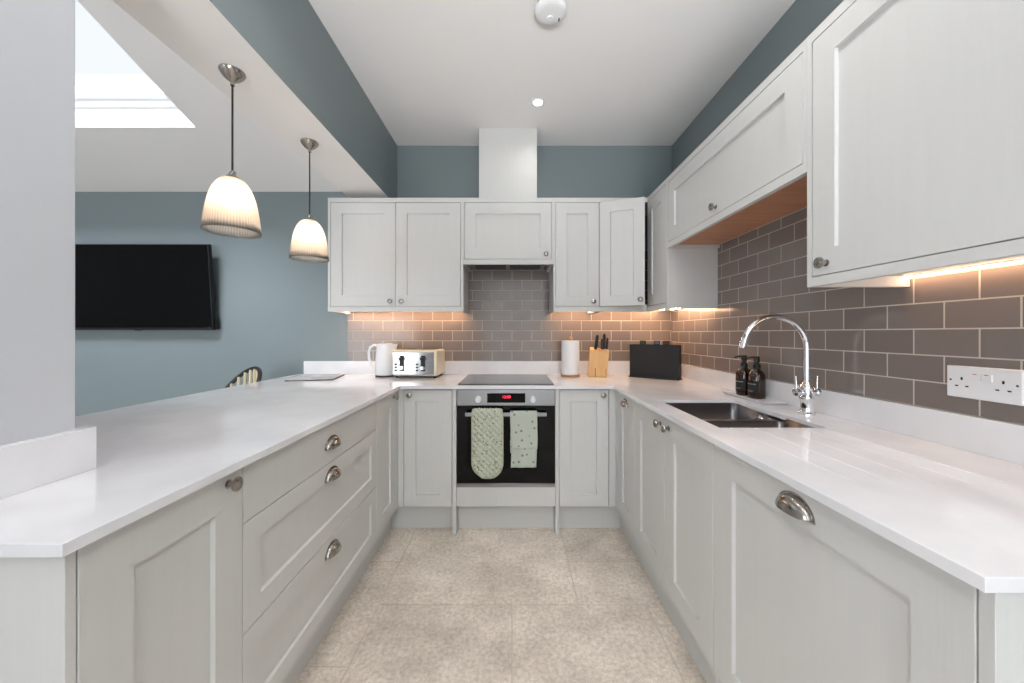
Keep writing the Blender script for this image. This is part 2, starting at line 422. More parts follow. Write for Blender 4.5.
o = MB().box(XR-.0265, XR-TS-.0005, .0, YB-TS-.022, .9002, .993).build('upstand', M['quartz'], bevel=.001)
tag(o, 'white quartz upstand along the right wall below the double socket', 'upstand')
b = MB(); b.box(-.9845, -.965, .5285, .825, .9002, .9975); b.box(-1.2, -.9845, .8035, .825, .9002, .9975)
o = b.build('upstand', M['quartz'], bevel=.001, merge=False)
tag(o, 'short white quartz upstand around the foot of the white pier', 'upstand')

# ------------------------------------------------------------------ cabinet parts
def door_mb(w_, h, t=.02, r=.083, dep=.010, shaker=True, rb=None):
    m = MB(); bm = m.bm; rb = rb or r
    def ring(x0, x1, z0, z1, y): return [bm.verts.new(p) for p in ((x0, y, z0), (x1, y, z0), (x1, y, z1), (x0, y, z1))]
    e = .0012
    R = [ring(0, w_, 0, h, t), ring(0, w_, 0, h, e), ring(e, w_-e, e, h-e, 0)]
    if shaker:
        R += [ring(r, w_-r, rb, h-r, 0), ring(r+.0022, w_-r-.0022, rb+.0022, h-r-.0022, dep)]
    for a, c in zip(R, R[1:]):
        for i in range(4): bm.faces.new((a[i], a[(i+1) % 4], c[(i+1) % 4], c[i]))
    bm.faces.new(R[-1]); bm.faces.new(R[0][::-1])
    return m
def door(name, parent, x0, x1, z0, z1, y=0, shaker=True, r=.083, mat_=None):
    o = door_mb(x1-x0, z1-z0, r=r, shaker=shaker).build(name, mat_ or M['paint'], parent, smooth=20)
    o.location = (x0, y, z0); return o

def knob_mb():
    m = MB()
    m.lathe([(0, 0), (.0105, 0), (.0105, .0022), (.0062, .004), (.0052, .012), (.0085, .016), (.0155, .0185), (.0172, .0215), (.0165, .025), (.0125, .0272), (.011, .0262), (.0075, .0275), (0, .029)], axis='-y', seg=24)
    return m
knob_mesh = None
def knob(parent, x, z, y=0):
    global knob_mesh
    if knob_mesh is None:
        o = knob_mb().build('knob', M['pewter'], parent); knob_mesh = o.data
    else:
        o = bpy.data.objects.new('knob', knob_mesh); COL.objects.link(o); o.parent = parent
    o.location = (x, y, z); return o
cup_mesh = None
def cup(parent, x, z, y=0):
    """half-dome cup pull: shell open at the bottom with a flat flange"""
    global cup_mesh
    if cup_mesh is None:
        m = MB(); a, bb, c = .046, .036, .026
        fn = lambda u, v: (a*math.cos(PI*u), -c*math.sin(PI*u)**.8*math.sin(PI/2*v)-.001, bb*math.sin(PI*u)**.9*math.cos(PI/2*v) - .014)
        m.grid(fn, 24, 12)
        bmesh.ops.remove_doubles(m.bm, verts=m.bm.verts, dist=1e-5)
        bmesh.ops.solidify(m.bm, geom=m.bm.faces[:], thickness=.0022)
        poly = [(.052*math.cos(PI*k/24), .043*math.sin(PI*k/24)-.016) for k in range(25)]
        inner = [(.044*math.cos(PI*k/24), .034*math.sin(PI*k/24)-.016) for k in range(25)]
        m.prism(poly, 0, -.0022, 'xz')
        o = m.build('cup_handle', M['pewter'], parent, smooth=50); cup_mesh = o.data
    else:
        o = bpy.data.objects.new('cup_handle', cup_mesh); COL.objects.link(o); o.parent = parent
    o.location = (x, y, z); return o

ZD0, ZD1 = .166, .873
def carcass(parent, w_, depth, z0=ZD0, z1=.878, y0=.0215, shelf=True, top=False, mat_=None):
    m = MB(); t = .018
    m.box(.001, t, y0, depth, z0, z1); m.box(w_-t, w_-.001, y0, depth, z0, z1)
    m.box(t, w_-t, y0, depth, z0, z0+t); m.box(t, w_-t, depth-.008, depth, z0+t, z1)
    if shelf: m.box(t, w_-t, y0+.02, depth-.008, (z0+z1)/2, (z0+z1)/2+t)
    return m.build('carcass', mat_ or M['paint'], parent, merge=False)

RL, RR = PI/2, -PI/2
# --- left run (faces +X)
XFL = -.687
t = thing('base_cabinet', 'white shaker base cabinet with one door and a knob, nearest on the left run', 'cabinet', (XFL, .5616, 0), RL)
carcass(t, .345, .275)
d = door('door', t, .0005, .3435, ZD0, ZD1); knob(d, .343-.046, .683)
t = thing('drawer_unit', 'wide white three-drawer base unit with cup handles on the left run', 'drawers', (XFL, .9066, 0), RL)
carcass(t, .892, .56, shelf=False)
for i, (z0, z1, sh) in enumerate(((.7265, .873, False), (.442, .7235, True), (.166, .439, True))):
    d = door('drawer', t, .0015, .8905, z0, z1, shaker=sh, r=.062, mat_=M['paint_h'])
    cup(d, .4455, (z1-z0)-(.075 if i == 0 else .045))
t = thing('base_cabinet', 'narrow white shaker base cabinet beyond the drawer unit on the left run', 'cabinet', (XFL, 1.7986, 0), RL)
carcass(t, .301, .56)
d = door('door', t, .0015, .2995, ZD0, ZD1, r=.085); knob(d, .298-.038, .678)
o = MB().box(-.984, XFL, .545, .5600, 0, .8795).build('end_panel', M['paint'], bevel=.001)
tag(o, 'white end panel closing the near end of the left run', 'panel')
b = MB(); b.box(-.705, XFL, 2.1015, 2.168, .166, .8795); b.box(-.687, -.6555, 2.146, 2.168, .166, .8795)
o = b.build('corner_filler', M['paint'], merge=False); tag(o, 'narrow white filler strip in the left inner corner of the base units', 'panel')
# --- right run (faces -X)
XFR = .6255
t = thing('base_cabinet', 'narrow white base cabinet with a cup handle at the far end of the right run', 'cabinet', (XFR, 2.105, 0), RR)
carcass(t, .290, .56)
d = door('door', t, .0015, .2885, ZD0, ZD1, r=.085); cup(d, .1435, .662)
t = thing('sink_cabinet', 'white double-door base cabinet with two knobs under the sink', 'cabinet', (XFR, 1.815, 0), RR)
carcass(t, .7105, .56, shelf=False)
d = door('door', t, .0015, .3555, ZD0, ZD1); knob(d, .354-.035, .668)
d = door('door', t, .3585, .7095, ZD0, ZD1); knob(d, .040, .668)
o = MB().box(XFR+.002, XFR+.55, 1.0905, 1.104, 0, .8795).build('divider_panel', M['paint']); tag(o, 'thin white upright panel between sink cabinet and dishwasher', 'panel')
t = thing('integrated_dishwasher', 'dishwasher behind a wide white shaker door with one cup handle', 'dishwasher', (XFR, 1.0895, 0), RR)
MB().box(.005, .605, .022, .555, .165, .86).build('body', M['steel'], t, bevel=.003)
d = door('door', t, .001, .6105, ZD0, ZD1, r=.078); cup(d, .305, .668)
o = MB().box(XFR, XR-.012, .459, .4765, 0, .8795).build('end_panel', M['paint'], bevel=.001)
tag(o, 'white end panel closing the near end of the right run', 'panel')
b = MB(); b.box(XFR, XFR+.018, 2.1065, 2.168, .166, .8795); b.box(.587, XFR, 2.146, 2.168, .166, .8795)
o = b.build('corner_filler', M['paint'], merge=False); tag(o, 'narrow white filler strip in the right inner corner of the base units', 'panel')
# --- back run (faces -Y)
YF = 2.146
t = thing('base_cabinet', 'white base cabinet with a knob immediately left of the oven', 'cabinet', (-.6545, YF, 0))
carcass(t, .292, .59)
d = door('door', t, .0015, .2905, ZD0, ZD1, r=.07); knob(d, .036, .676)
t = thing('base_cabinet', 'white base cabinet with a knob immediately right of the oven', 'cabinet', (.2850, YF, 0))
carcass(t, .300, .59)
d = door('door', t, .0015, .2985, ZD0, ZD1, r=.07); knob(d, .262, .676)
t = thing('oven_housing', 'white cabinet surround with posts to the floor holding the built-in oven', 'cabinet', (-.3605, YF-.004, 0))
MB().box(0, .0245, 0, .59, 0, .879).build('side_post', M['paint'], t, bevel=.001)
MB().box(.6225, .6445, 0, .59, 0, .879).build('side_post', M['paint'], t, bevel=.001)
MB().box(.026, .621, .004, .024, .168, .284).build('lower_panel', M['paint'], t, bevel=.001)
MB().box(.0255, .6215, .03, .58, .262, .28).build('oven_shelf', M['inside'], t)

# plinths
for (bx, lab) in (((-.7655, -.75, .5605, 2.214, 0, .161), 'white plinth under the left run of cabinets'),
                  ((-.749, -.3615, 2.215, 2.231, 0, .161), 'short white plinth left of the oven housing'),
                  ((-.3345, .2605, 2.215, 2.231, 0, .161), 'white plinth between the two posts under the oven'),
                  ((.2855, .6745, 2.215, 2.231, 0, .161), 'short white plinth right of the oven housing'),
                  ((.675, .691, 1.1045, 2.214, 0, .161), 'white plinth under the sink cabinet on the right run'),
                  ((.675, .691, .477, 1.090, 0, .161), 'white plinth under the dishwasher')):
    o = MB().box(*bx).build('plinth', M['paint'], bevel=.001); tag(o, lab, 'plinth')

# ------------------------------------------------------------------ wall units
ZT = 2.144
def wall_unit(t, w_, z0, depth, doors, zd0, under=None, stl=.017, str_=.017, recess=.032):
    m = MB(); st = .018
    m.box(0, stl, 0, .02, z0, ZT); m.box(w_-str_, w_, 0, .02, z0, ZT)
    m.box(stl, w_-str_, 0, .02, z0, zd0-.0025); m.box(stl, w_-str_, 0, .02, 2.1135, ZT)
    m.build('face_frame', M['paint'], t, merge=False)
    m = MB()
    m.box(0, st, .0205, depth, z0, ZT); m.box(w_-st, w_, .0205, depth, z0, ZT)
    m.box(st, w_-st, .0205, depth, ZT-st, ZT); m.box(st, w_-st, depth-.008, depth, z0+recess, ZT-st)
    m.build('carcass', M['paint'], t, merge=False)
    MB().box(st, w_-st, .0205, depth-.0085, z0+recess, z0+recess+st).build('underside', under or M['paint'], t)
    for x0, x1, kx in doors:
        d = door('door', t, x0, x1, zd0, 2.111, r=.075)
        knob(d, kx-x0, .033)
t = thing('wall_cabinet', 'large white double-door wall cabinet at the left end of the back wall', 'cabinet', (-1.263, 2.435, 0))
wall_unit(t, .928, 1.364, .309, ((.0195, .4635, .431), (.4665, .9085, .508)), 1.3995)
t = thing('hood_cabinet', 'short white lift-up cabinet above the extractor over the hob', 'cabinet', (-.3345, 2.435, 0))
m = MB(); wall_unit(t, .6185, 1.688, .309, ((.0105, .6035, .566),), 1.7235, recess=.05, stl=.008, str_=.0125)
t = thing('wall_cabinet', 'narrow white single-door wall cabinet right of the extractor niche', 'cabinet', (.2845, 2.435, 0))
wall_unit(t, .3155, 1.364, .309, ((.0165, .3125, .272),), 1.3995, stl=.014, str_=.0005)
# L-shaped corner cabinet, one leaf ajar
t = thing('corner_wall_cabinet', 'white corner wall cabinet with its left door hanging ajar', 'cabinet', (.6005, 2.435, 0))
Lp = lambda e: [(0.0, .021), (.3485-e*0, .021), (.3485, -.2915), (.632, -.2915), (.632, .309), (0, .309)]
m = MB(); m.prism(Lp(0), 1.396, 1.414, 'xy'); m.prism(Lp(0), ZT-.018, ZT, 'xy')
m.box(0, .018, .021, .309, 1.414, ZT-.018); m.box(0, .018, .021, .309, 1.364, 1.396)
m.build('carcass', M['paint'], t, merge=False)
MB().box(.3275, .632, -.310, -.2925, 1.364, ZT).build('side_panel', M['paint'], t, bevel=.0008)
for z0, z1, nm in ((1.364, 1.397, 'bottom_rail'), (2.1135, ZT, 'top_rail')):
    m = MB(); m.box(0, .3275, 0, .02, z0, z1); m.box(.3275, .3475, -.292, .02, z0, z1)
    m.build(nm, M['paint'], t, merge=False)
d = door('door', t, .003, .293, 1.3995, 2.111, r=.07); d.location = (.0002, -.0015, 1.3995); d.rotation_euler = (0, 0, -math.radians(21)); knob(d, .262, .037)
d = door('door', t, 0, .285, 1.3995, 2.111, r=.07); d.location = (.3275, -.004, 1.3995); d.rotation_euler = (0, 0, RR)
# over the sink, right wall
t = thing('bridging_cabinet', 'long white lift-up cabinet with oak underside above the sink', 'cabinet', (.928, 2.1245, 0), RR)
wall_unit(t, 1.0072, 1.722, .304, ((.0155, .990, .508),), 1.757, under=M['oak'], recess=.018, stl=.013, str_=.0147)
t = thing('wall_cabinet', 'large white wall cabinet nearest the camera above the double socket', 'cabinet', (.928, 1.1165, 0), RR)
wall_unit(t, .63, 1.358, .304, ((.0195, .610, .068),), 1.3885)
# boxed extractor duct above the hood cabinet
o = MB().box(-.234, .177, 2.516, YB-.001, ZT+.0005, ZC-.0005).build('duct_boxing', M['paint'], bevel=.001)
tag(o, 'white boxed-in extractor duct rising to the ceiling above the hood cabinet', 'duct cover')

# extractor
t = thing('extractor_hood', 'slim grey extractor hood fitted under the hood cabinet', 'extractor', (-.03, 2.58, 1.700))
m = MB(); m.box(-.27, .27, -.10, .12, 0, .037); m.build('body', M['steel'], t, bevel=.002)
for sx in (-.125, .125):
    m = MB(); m.box(sx-.11, sx+.11, -.06, .09, -.004, 0)
    for k in range(9): m.box(sx-.1+k*.024, sx-.092+k*.024, -.055, .085, -.006, -.004)
    m.build('filter', M['grey_dark'], t, merge=False)

# LED strips
M['led_soft'] = mat('led_strip_dimmer_light', (255, 240, 220), 0.5, emis=((255, 205, 162), 24))
def led(p0, p1, lab, m_='led'):
    a = Vector(p0); c = Vector(p1); t = thing('led_strip', lab, 'light', tuple(a))
    d = c - a
    ang = math.atan2(d.y, d.x); t.rotation_euler = (0, 0, ang); L_ = d.length
    MB().box(0, L_, -.006, .006, .0035, .0065).build('backing', M['white_plastic'], t)
    MB().box(0, L_, -.005, .005, 0, .0033).build('diffuser', M[m_], t)
led((-1.24, 2.665, 1.389), (-.36, 2.665, 1.389), 'glowing warm LED strip under the large left wall cabinet')
led((.31, 2.665, 1.389), (1.14, 2.665, 1.389), 'glowing warm LED strip under the cabinets right of the extractor niche')
led((1.185, 2.64, 1.389), (1.185, 2.15, 1.389), 'glowing warm LED strip under the corner cabinet along the right wall')
led((1.214, 1.095, 1.383), (1.214, .51, 1.383), 'glowing warm LED strip under the nearest wall cabinet by the double socket', 'led_soft')

# ------------------------------------------------------------------ built-in oven
t = thing('built_in_oven', 'built-in stainless oven with black glass door below the hob', 'oven', (-.0365, YF, 0))
OW = .2965
MB().box(-OW+.002, OW-.002, .022, .52, .2835, .872).build('body', M['steel'], t)
cp = MB().box(-OW, OW, 0, .0215, .777, .8745).build('control_panel', M['steel'], t, bevel=.0015)
dp = MB().box(-.1135, .1165, -.0015, .001, .795, .852).build('display', M['black_glass'], cp)
# small red clock digits on the display
cu = bpy.data.curves.new('clock', 'FONT'); cu.body = '12:00'; cu.size = .024; cu.align_x = 'CENTER'; cu.extrude = .0003
tmp = bpy.data.objects.new('clock', cu); COL.objects.link(tmp); bpy.context.view_layer.update()
me = bpy.data.meshes.new_from_object(tmp.evaluated_get(bpy.context.evaluated_depsgraph_get())); bpy.data.objects.remove(tmp)
me.materials.clear(); me.materials.append(M['digits'])
o = bpy.data.objects.new('clock_digits', me); COL.objects.link(o); o.parent = cp
o.rotation_euler = (PI/2, 0, 0); o.location = (.003, -.0022, .822); o['label'] = 'small red glowing clock digits'
for kx in (-.168, .163):
    m = MB(); m.lathe([(0, 0), (.021, 0), (.021, .003), (.0185, .004), (.0178, .018), (.016, .021), (0, .0215)], c=(kx, 0, .815), axis='-y', seg=28)
    m.build('knob', M['knob_steel'], cp)
m = MB(); m.box(-OW, OW, 0, .0215, .3085, .7735); dr = m.build('oven_door', M['oven_glass'], t, bevel=.001)
MB().box(-.235, .20, -.0006, .0002, .395, .70).build('viewing_window', M['black_glass'], dr)
MB().box(-OW, OW, -.001, .0215, .2835, .306).build('bottom_trim', M['steel'], t, bevel=.001)
m = MB(); m.box(-.2425, .2425, -.046, -.034, .722, .744)
h = m.build('handle', M['steel'], dr, bevel=.002)
for sx in (-.19, .19): MB().box(sx-.008, sx+.008, -.034, 0, .727, .739).build('handle_bracket', M['steel'], h)

# hob
t = thing('hob', 'black glass induction hob set in the worktop above the oven', 'hob', (-.0365, 2.415, .9002))
MB().box(-.293, .293, -.25, .25, 0, .005).build('glass_top', M['hob_glass'], t, bevel=.001)
m = MB()
for cx, cy, r in ((-.14, -.11, .085), (.14, -.11, .105), (-.14, .12, .105), (.14, .12, .075)):
    m.lathe([(r, .0053), (r+.0015, .0053)], c=(cx, cy, 0), seg=48)
m.box(-.05, .05, -.235, -.234, .0052, .0054)
m.build('zone_marking', M['hob_mark'], t, merge=False)

# ------------------------------------------------------------------ double oven glove and tea towel, folded over the oven handle
HY = YF-.040; HZ = .744
def strip_cloth(mb, cx, wid, zbf, zbb, round_f, puff, quilt, th_=.008, sway=.003, nu=28, nv=80, yo=.0):
    """cloth hung over the bar: from front hem up over the bar to the back hem; returns closed shell"""
    top = HZ + .004; R = .0085 + th_/2
    lf = top - zbf; lb = top - zbb; La = PI*R*.9
    tot = lf + La + lb
    def centre(s_):
        if s_ < lf: return (-R-.0, zbf + s_, (-1, 0))
        if s_ < lf + La:
            a = (s_-lf)/La*PI; return (-R*math.cos(a), top + R*.55*math.sin(a), (-math.cos(a), math.sin(a)))
        return (R, top-(s_-lf-La), (1, 0))
    def half(s_):
        z = None
        e = s_ if s_ < tot/2 else tot - s_
        w2 = wid/2
        if round_f and e < w2*.95:
            q = 1-(e/(w2*.95)); return w2*math.sqrt(max(.0, 1-q*q))
        return w2
    def P(u, v, side):
        s_ = v*tot; yy, zz, n = centre(s_); hw = max(half(s_), .0005)
        x = (2*u-1)*hw
        edge = min(1, (1-abs(2*u-1))*6) ** .5
        e2 = min(1, min(v, 1-v)*tot/.012) ** .5
        tt = th_/2*edge*e2 + .0004
        if quilt and side < 0 or quilt and side > 0:
            a = (x + s_)*math.sqrt(.5)/.0245; c = (x - s_)*math.sqrt(.5)/.0245
            tt += puff*(abs(math.sin(PI*a))*abs(math.sin(PI*c)))**.6*edge*e2
        wob = sway*math.sin(x*38+s_*6)*min(1, abs(zz-top)/.15)
        off = tt*side
        yb = wob if yy < 0 else 0
        return (cx + x + .002*math.sin(s_*25), HY + yo + yy + n[0]*off + (yb if n[0] < 0 else 0), zz + n[1]*off)
    A = mb.grid(lambda u, v: P(u, v, 1), nu, nv)
    B = mb.grid(lambda u, v: P(u, v, -1), nu, nv)
    for i in range(nu):
        mb.bm.faces.new((A[i][0], B[i][0], B[i+1][0], A[i+1][0])); mb.bm.faces.new((A[i][nv], A[i+1][nv], B[i+1][nv], B[i][nv]))
    for j in range(nv):
        mb.bm.faces.new((A[0][j], A[0][j+1], B[0][j+1], B[0][j])); mb.bm.faces.new((A[nu][j], B[nu][j], B[nu][j+1], A[nu][j+1]))
t = thing('double_oven_glove', 'cream-green quilted double oven glove hanging over the oven handle', 'oven glove', (0, 0, 0))
m = MB(); strip_cloth(m, -.145, .184, .362, .345, True, .013, True, th_=.010, nu=64, nv=220)
m.build('quilted_glove', M['mitt'], t, smooth=80, merge=False)
# binding cord following the front rounded hem
pts = []
for k in range(33):
    a = PI + PI*k/32; pts.append((-.145 + .092*math.cos(a), HY-.0135, .362+.0875 + .0875*math.sin(a)))
pts = [(-.237, HY-.0135, .72)] + pts + [(-.053, HY-.0135, .72)]
m = MB(); m.tube(pts, .0028, 8); m.build('binding', M['mitt_edge'], t)
t = thing('tea_towel', 'pale green patterned tea towel folded over the right part of the oven handle', 'towel')
m = MB(); strip_cloth(m, .070, .158, .530, .50, False, 0, False, th_=.0035, nu=20, nv=60)
m.build('upper_fold', M['towel'], t, smooth=80, merge=False)
m = MB()
def tw(u, v):
    return (.068 + (u-.5)*.150 + .003*math.sin(v*5), HY-.006 + .002*math.sin(u*12), .42 + v*.30)
m.grid(tw, 20, 24); m.build('lower_fold', M['towel'], t, smooth=80, solid=.003)

# ------------------------------------------------------------------ sink and tap
t = thing('undermount_sink', 'stainless steel undermount double-bowl sink in the right worktop', 'sink', (0, 0, 0))
def bowl(mb, x0, x1, y0, y1, zt, zb_, r=.03, near=None, far=None):
    def ring(ins, z, rad):
        pts = []
        for (cx, cy, a0) in ((x1-ins-rad, y1-ins-rad, 0), (x0+ins+rad, y1-ins-rad, PI/2), (x0+ins+rad, y0+ins+rad, PI), (x1-ins-rad, y0+ins+rad, 1.5*PI)):
            for k in range(7):
                a = a0 + PI/2*k/6; pts.append(mb.bm.verts.new((cx+rad*math.cos(a), cy+rad*math.sin(a), z)))
        return pts
    top = ring(0, zt, r)
    for v in top:
        if near and v.co.y < y0+r: v.co.z = near
        if far and v.co.y > y1-r: v.co.z = far
    rr = [top, ring(.002, zb_+.03, r), ring(.010, zb_+.008, r), ring(.03, zb_, r)]
    for a, c in zip(rr, rr[1:]):
        n = len(a)
        for i in range(n): mb.bm.faces.new((a[i], a[(i+1) % n], c[(i+1) % n], c[i]))
    mb.bm.faces.new(rr[-1])
    return rr[0]
bx0, bx1 = .692, 1.048
m = MB(); bowl(m, bx0, bx1, 1.406, 1.670, .887, .70, near=.872); m.build('large_bowl', M['sink_steel'], t, merge=False, solid=.0012)
m = MB(); bowl(m, bx0, bx1, 1.182, 1.384, .887, .72, far=.872); m.build('small_bowl', M['sink_steel'], t, merge=False, solid=.0012)
MB().box(bx0+.0, bx1, 1.384, 1.406, .869, .8725).build('divider', M['sink_steel'], t, bevel=.001)
for cx, cy, z in ((.87, 1.54, .701), (.87, 1.285, .721)):
    m = MB(); m.lathe([(0, .002), (.012, .003), (.03, .001), (.038, .004), (.042, .001)], c=(cx, cy, z), seg=28); m.build('waste', M['chrome'], t)
m = MB(); m.lathe([(0, .006), (.008, .006), (.011, .004), (.015, .005), (.017, 0)], c=(bx1-.002, 1.497, .853), axis='x', seg=24)
for v in m.bm.verts: v.co.x = 2*(bx1-.002) - v.co.x
m.build('overflow', M['chrome'], t)

t = thing('kitchen_tap', 'tall chrome swan-neck mixer tap with two levers behind the sink', 'tap', (1.143, 1.377, .9002))
m = MB(); m.lathe([(0, 0), (.027, 0), (.027, .006), (.022, .010), (.020, .016), (.020, .055), (.024, .060), (.024, .066), (.019, .072), (.019, .098), (.0225, .102), (.0225, .108), (.0165, .116), (.0135, .128), (.0125, .132)], seg=32)
m.build('body', M['chrome'], t)
rz = 1.155 - .9002; R = .1225
pts = [(0, 0, .125), (0, 0, .18), (0, 0, .23)] + [(-R + R*math.cos(a), 0, rz + R*math.sin(a)) for a in [PI*k/30 for k in range(0, 30)]]
m = MB(); m.tube(pts, [.0115]*(len(pts)-1)+[.0112], 20); sp = m.build('spout', M['chrome'], t)
m = MB(); a_ = PI*27.5/30; p_ = Vector((-R+R*math.cos(a_), 0, rz+R*math.sin(a_))); q_ = Vector((-math.sin(a_), 0, math.cos(a_)))
m.tube([p_, p_+q_*.030], .0132, 20); m.build('spout_nozzle', M['chrome'], sp)
for sx in (-1, 1):
    m = MB(); prof = [(0, .018), (.013, .018), (.013, .03), (.0105, .034), (.0105, .046), (.0155, .05), (.0155, .062), (.011, .067), (0, .067)]
    m.lathe([(r, h_) for r, h_ in prof], c=(0, 0, .085), axis='x', seg=22)
    for v in m.bm.verts: v.co.x *= .72
    if sx < 0:
        for v in m.bm.verts: v.co.x *= -1
    vb = m.build('valve', M['chrome'], t)
    m = MB(); m.tube([(sx*.0405, 0, .088), (sx*.0405, 0, .122), (sx*.042, 0, .148)], [.0040, .0028, .0024], 10); m.build('lever', M['chrome'], vb)

# ------------------------------------------------------------------ soap bottles on tray
t = thing('soap_tray', 'long shallow white ceramic tray under the two amber bottles', 'tray', (1.150, 1.700, .9002))
m = MB(); px, py = .056, .160
def rr_(ins, z):
    return [m.bm.verts.new((sx*(px-ins), sy*(py-ins), z)) for sx, sy in ((-1,-1),(1,-1),(1,1),(-1,1))]
R_ = [rr_(.012, 0), rr_(0, .013), rr_(.003, .0135), rr_(.014, .004)]
for a, c in zip(R_, R_[1:]):
    for i in range(4): m.bm.faces.new((a[i], a[(i+1)%4], c[(i+1)%4], c[i]))
m.bm.faces.new(R_[-1]); m.bm.faces.new(R_[0][::-1]); m.build('dish', M['tray'], t, bevel=.001)
def bottle(x, y, lab):
    t = thing('soap_bottle', lab, 'bottle', (x, y, .9045), math.radians(-25), 'amber pump bottles by the tap')
    MB().lathe([(0, 0), (.033, 0), (.036, .003), (.036, .098), (.034, .112), (.027, .126), (.017, .134), (.0145, .138), (.0145, .143), (0, .143)], seg=32).build('body', M['amber'], t)
    # label wraps the side towards the room
    m = MB(); m.grid(lambda u, v: (.0364*math.cos(PI*.78+u*PI*.75), .0364*math.sin(PI*.78+u*PI*.75), .022+v*.062), 20, 1)
    lb = m.build('label', M['label'], t)
    for z0, z1, ua, ub in ((.066, .071, .15, .85), (.036, .038, .25, .75), (.031, .033, .3, .7)):
        m = MB(); m.grid(lambda u, v: (.0367*math.cos(PI*.78+(ua+u*(ub-ua))*PI*.75), .0367*math.sin(PI*.78+(ua+u*(ub-ua))*PI*.75), z0+v*(z1-z0)), 12, 1)
        m.build('label_print', M['label_text'], lb)
    m = MB(); m.lathe([(0, .1385), (.0165, .1385), (.0165, .158), (.012, .162), (.008, .163), (.008, .170), (.0125, .172), (.0125, .196), (.010, .199), (0, .199)], seg=24)
    m.tube([(0, 0, .192), (-.020, 0, .194), (-.044, 0, .187)], [.006, .0045, .0035], 10)
    m.build('pump', M['black_plastic'], t, merge=False)
bottle(1.172, 1.700, 'amber pump bottle on the white tray, the one nearer the tap')
bottle(1.170, 1.790, 'amber pump bottle on the white tray, the one farther from the tap')

# ------------------------------------------------------------------ double socket on the right wall
t = thing('double_socket', 'white double power socket with two switches on the grey tiled wall', 'socket', (XR-TS-.0003, 1.0000, 1.0385), RR)
m = MB(); m.box(0, .150, -.009, 0, 0, .0865); m.build('faceplate', M['white_plastic'], t, bevel=.003)
for cx in (.034, .116):
    for (a0, a1, c0, c1) in ((-.0022, .0022, .048, .056), (-.0145, -.0075, .030, .0335), (.0075, .0145, .030, .0335)):
        MB().box(cx+a0, cx+a1, -.0094, -.0088, c0, c1).build('pin_hole', M['slot'], t)
for cx in (.0095, .1405):
    m = MB(); m.lathe([(0, .0096), (.002, .0096), (.003, .0088)], c=(cx, 0, .047), axis='-y', seg=14); m.build('screw', M['grey_dark'], t)
for cx in (.0635, .0865):
    o = MB().box(cx-.010, cx+.010, -.0125, -.0085, .050, .068).build('switch', M['white_plastic'], t, bevel=.001)
    MB().box(cx-.004, cx+.004, -.0128, -.0122, .0655, .0672).build('indicator', mat('switch_red', (150, 60, 50), .4) if cx < .07 else bpy.data.materials['switch_red'], o)

# ------------------------------------------------------------------ ceiling fittings
t = thing('smoke_alarm', 'round white smoke alarm on the kitchen ceiling', 'smoke alarm', (.172, 1.583, ZC-.001))
MB().lathe([(0, 0), (.066, 0), (.066, -.010), (0, -.010)], seg=40).build('base', M['grey_dark'], t)
MB().lathe([(0, -.010), (.069, -.010), (.0715, -.013), (.070, -.021), (.064, -.027), (.045, -.030), (.020, -.031), (0, -.031)], seg=48).build('cover', M['white_plastic'], t)
MB().lathe([(0, -.031), (.014, -.031), (.014, -.034), (.012, -.036), (0, -.036)], c=(-.0, .018, 0), seg=24).build('test_button', M['white_plastic'], t)
MB().box(.038, .044, .020, .036, -.0315, -.028).build('indicator', M['grey_dark'], t)
def downlight(x, y, lab, power):
    t = thing('downlight', lab, 'light', (x, y, ZC-.0005))
    MB().lathe([(.027, -.002), (.030, -.005), (.042, -.0035), (.043, 0), (.026, 0)], seg=36).build('bezel', M['white_plastic'], t)
    MB().lathe([(0, -.0035), (.022, -.0035), (.026, -.0015), (.026, -.0005), (0, -.0005)], seg=32).build('lens', M['lamp_face'], t)
    l = bpy.data.lights.new('downlight_beam', 'SPOT'); l.energy = power; l.spot_size = math.radians(150); l.spot_blend = 1; l.shadow_soft_size = .03; l.color = (1, .975, .955)
    o = bpy.data.objects.new('downlight_beam', l); COL.objects.link(o); o.parent = t; o.location = (0, 0, -.012)
downlight(.1635, 2.233, 'small lit recessed downlight in the kitchen ceiling near the duct boxing', 6)
for x, y, lab in ((-.42, 1.05, 'lit recessed downlight above the drawer unit, left of the middle of the ceiling'), (.60, 1.05, 'lit recessed downlight above the sink, right of the middle of the ceiling'),
                  (-.42, -.1, 'lit recessed downlight over the viewpoint, left one'), (.60, -.1, 'lit recessed downlight over the viewpoint, right one'), (.1635, -1.3, 'lit recessed downlight at the rear of the kitchen ceiling')):
    downlight(x, y, lab, 17 if y > .5 else 9)

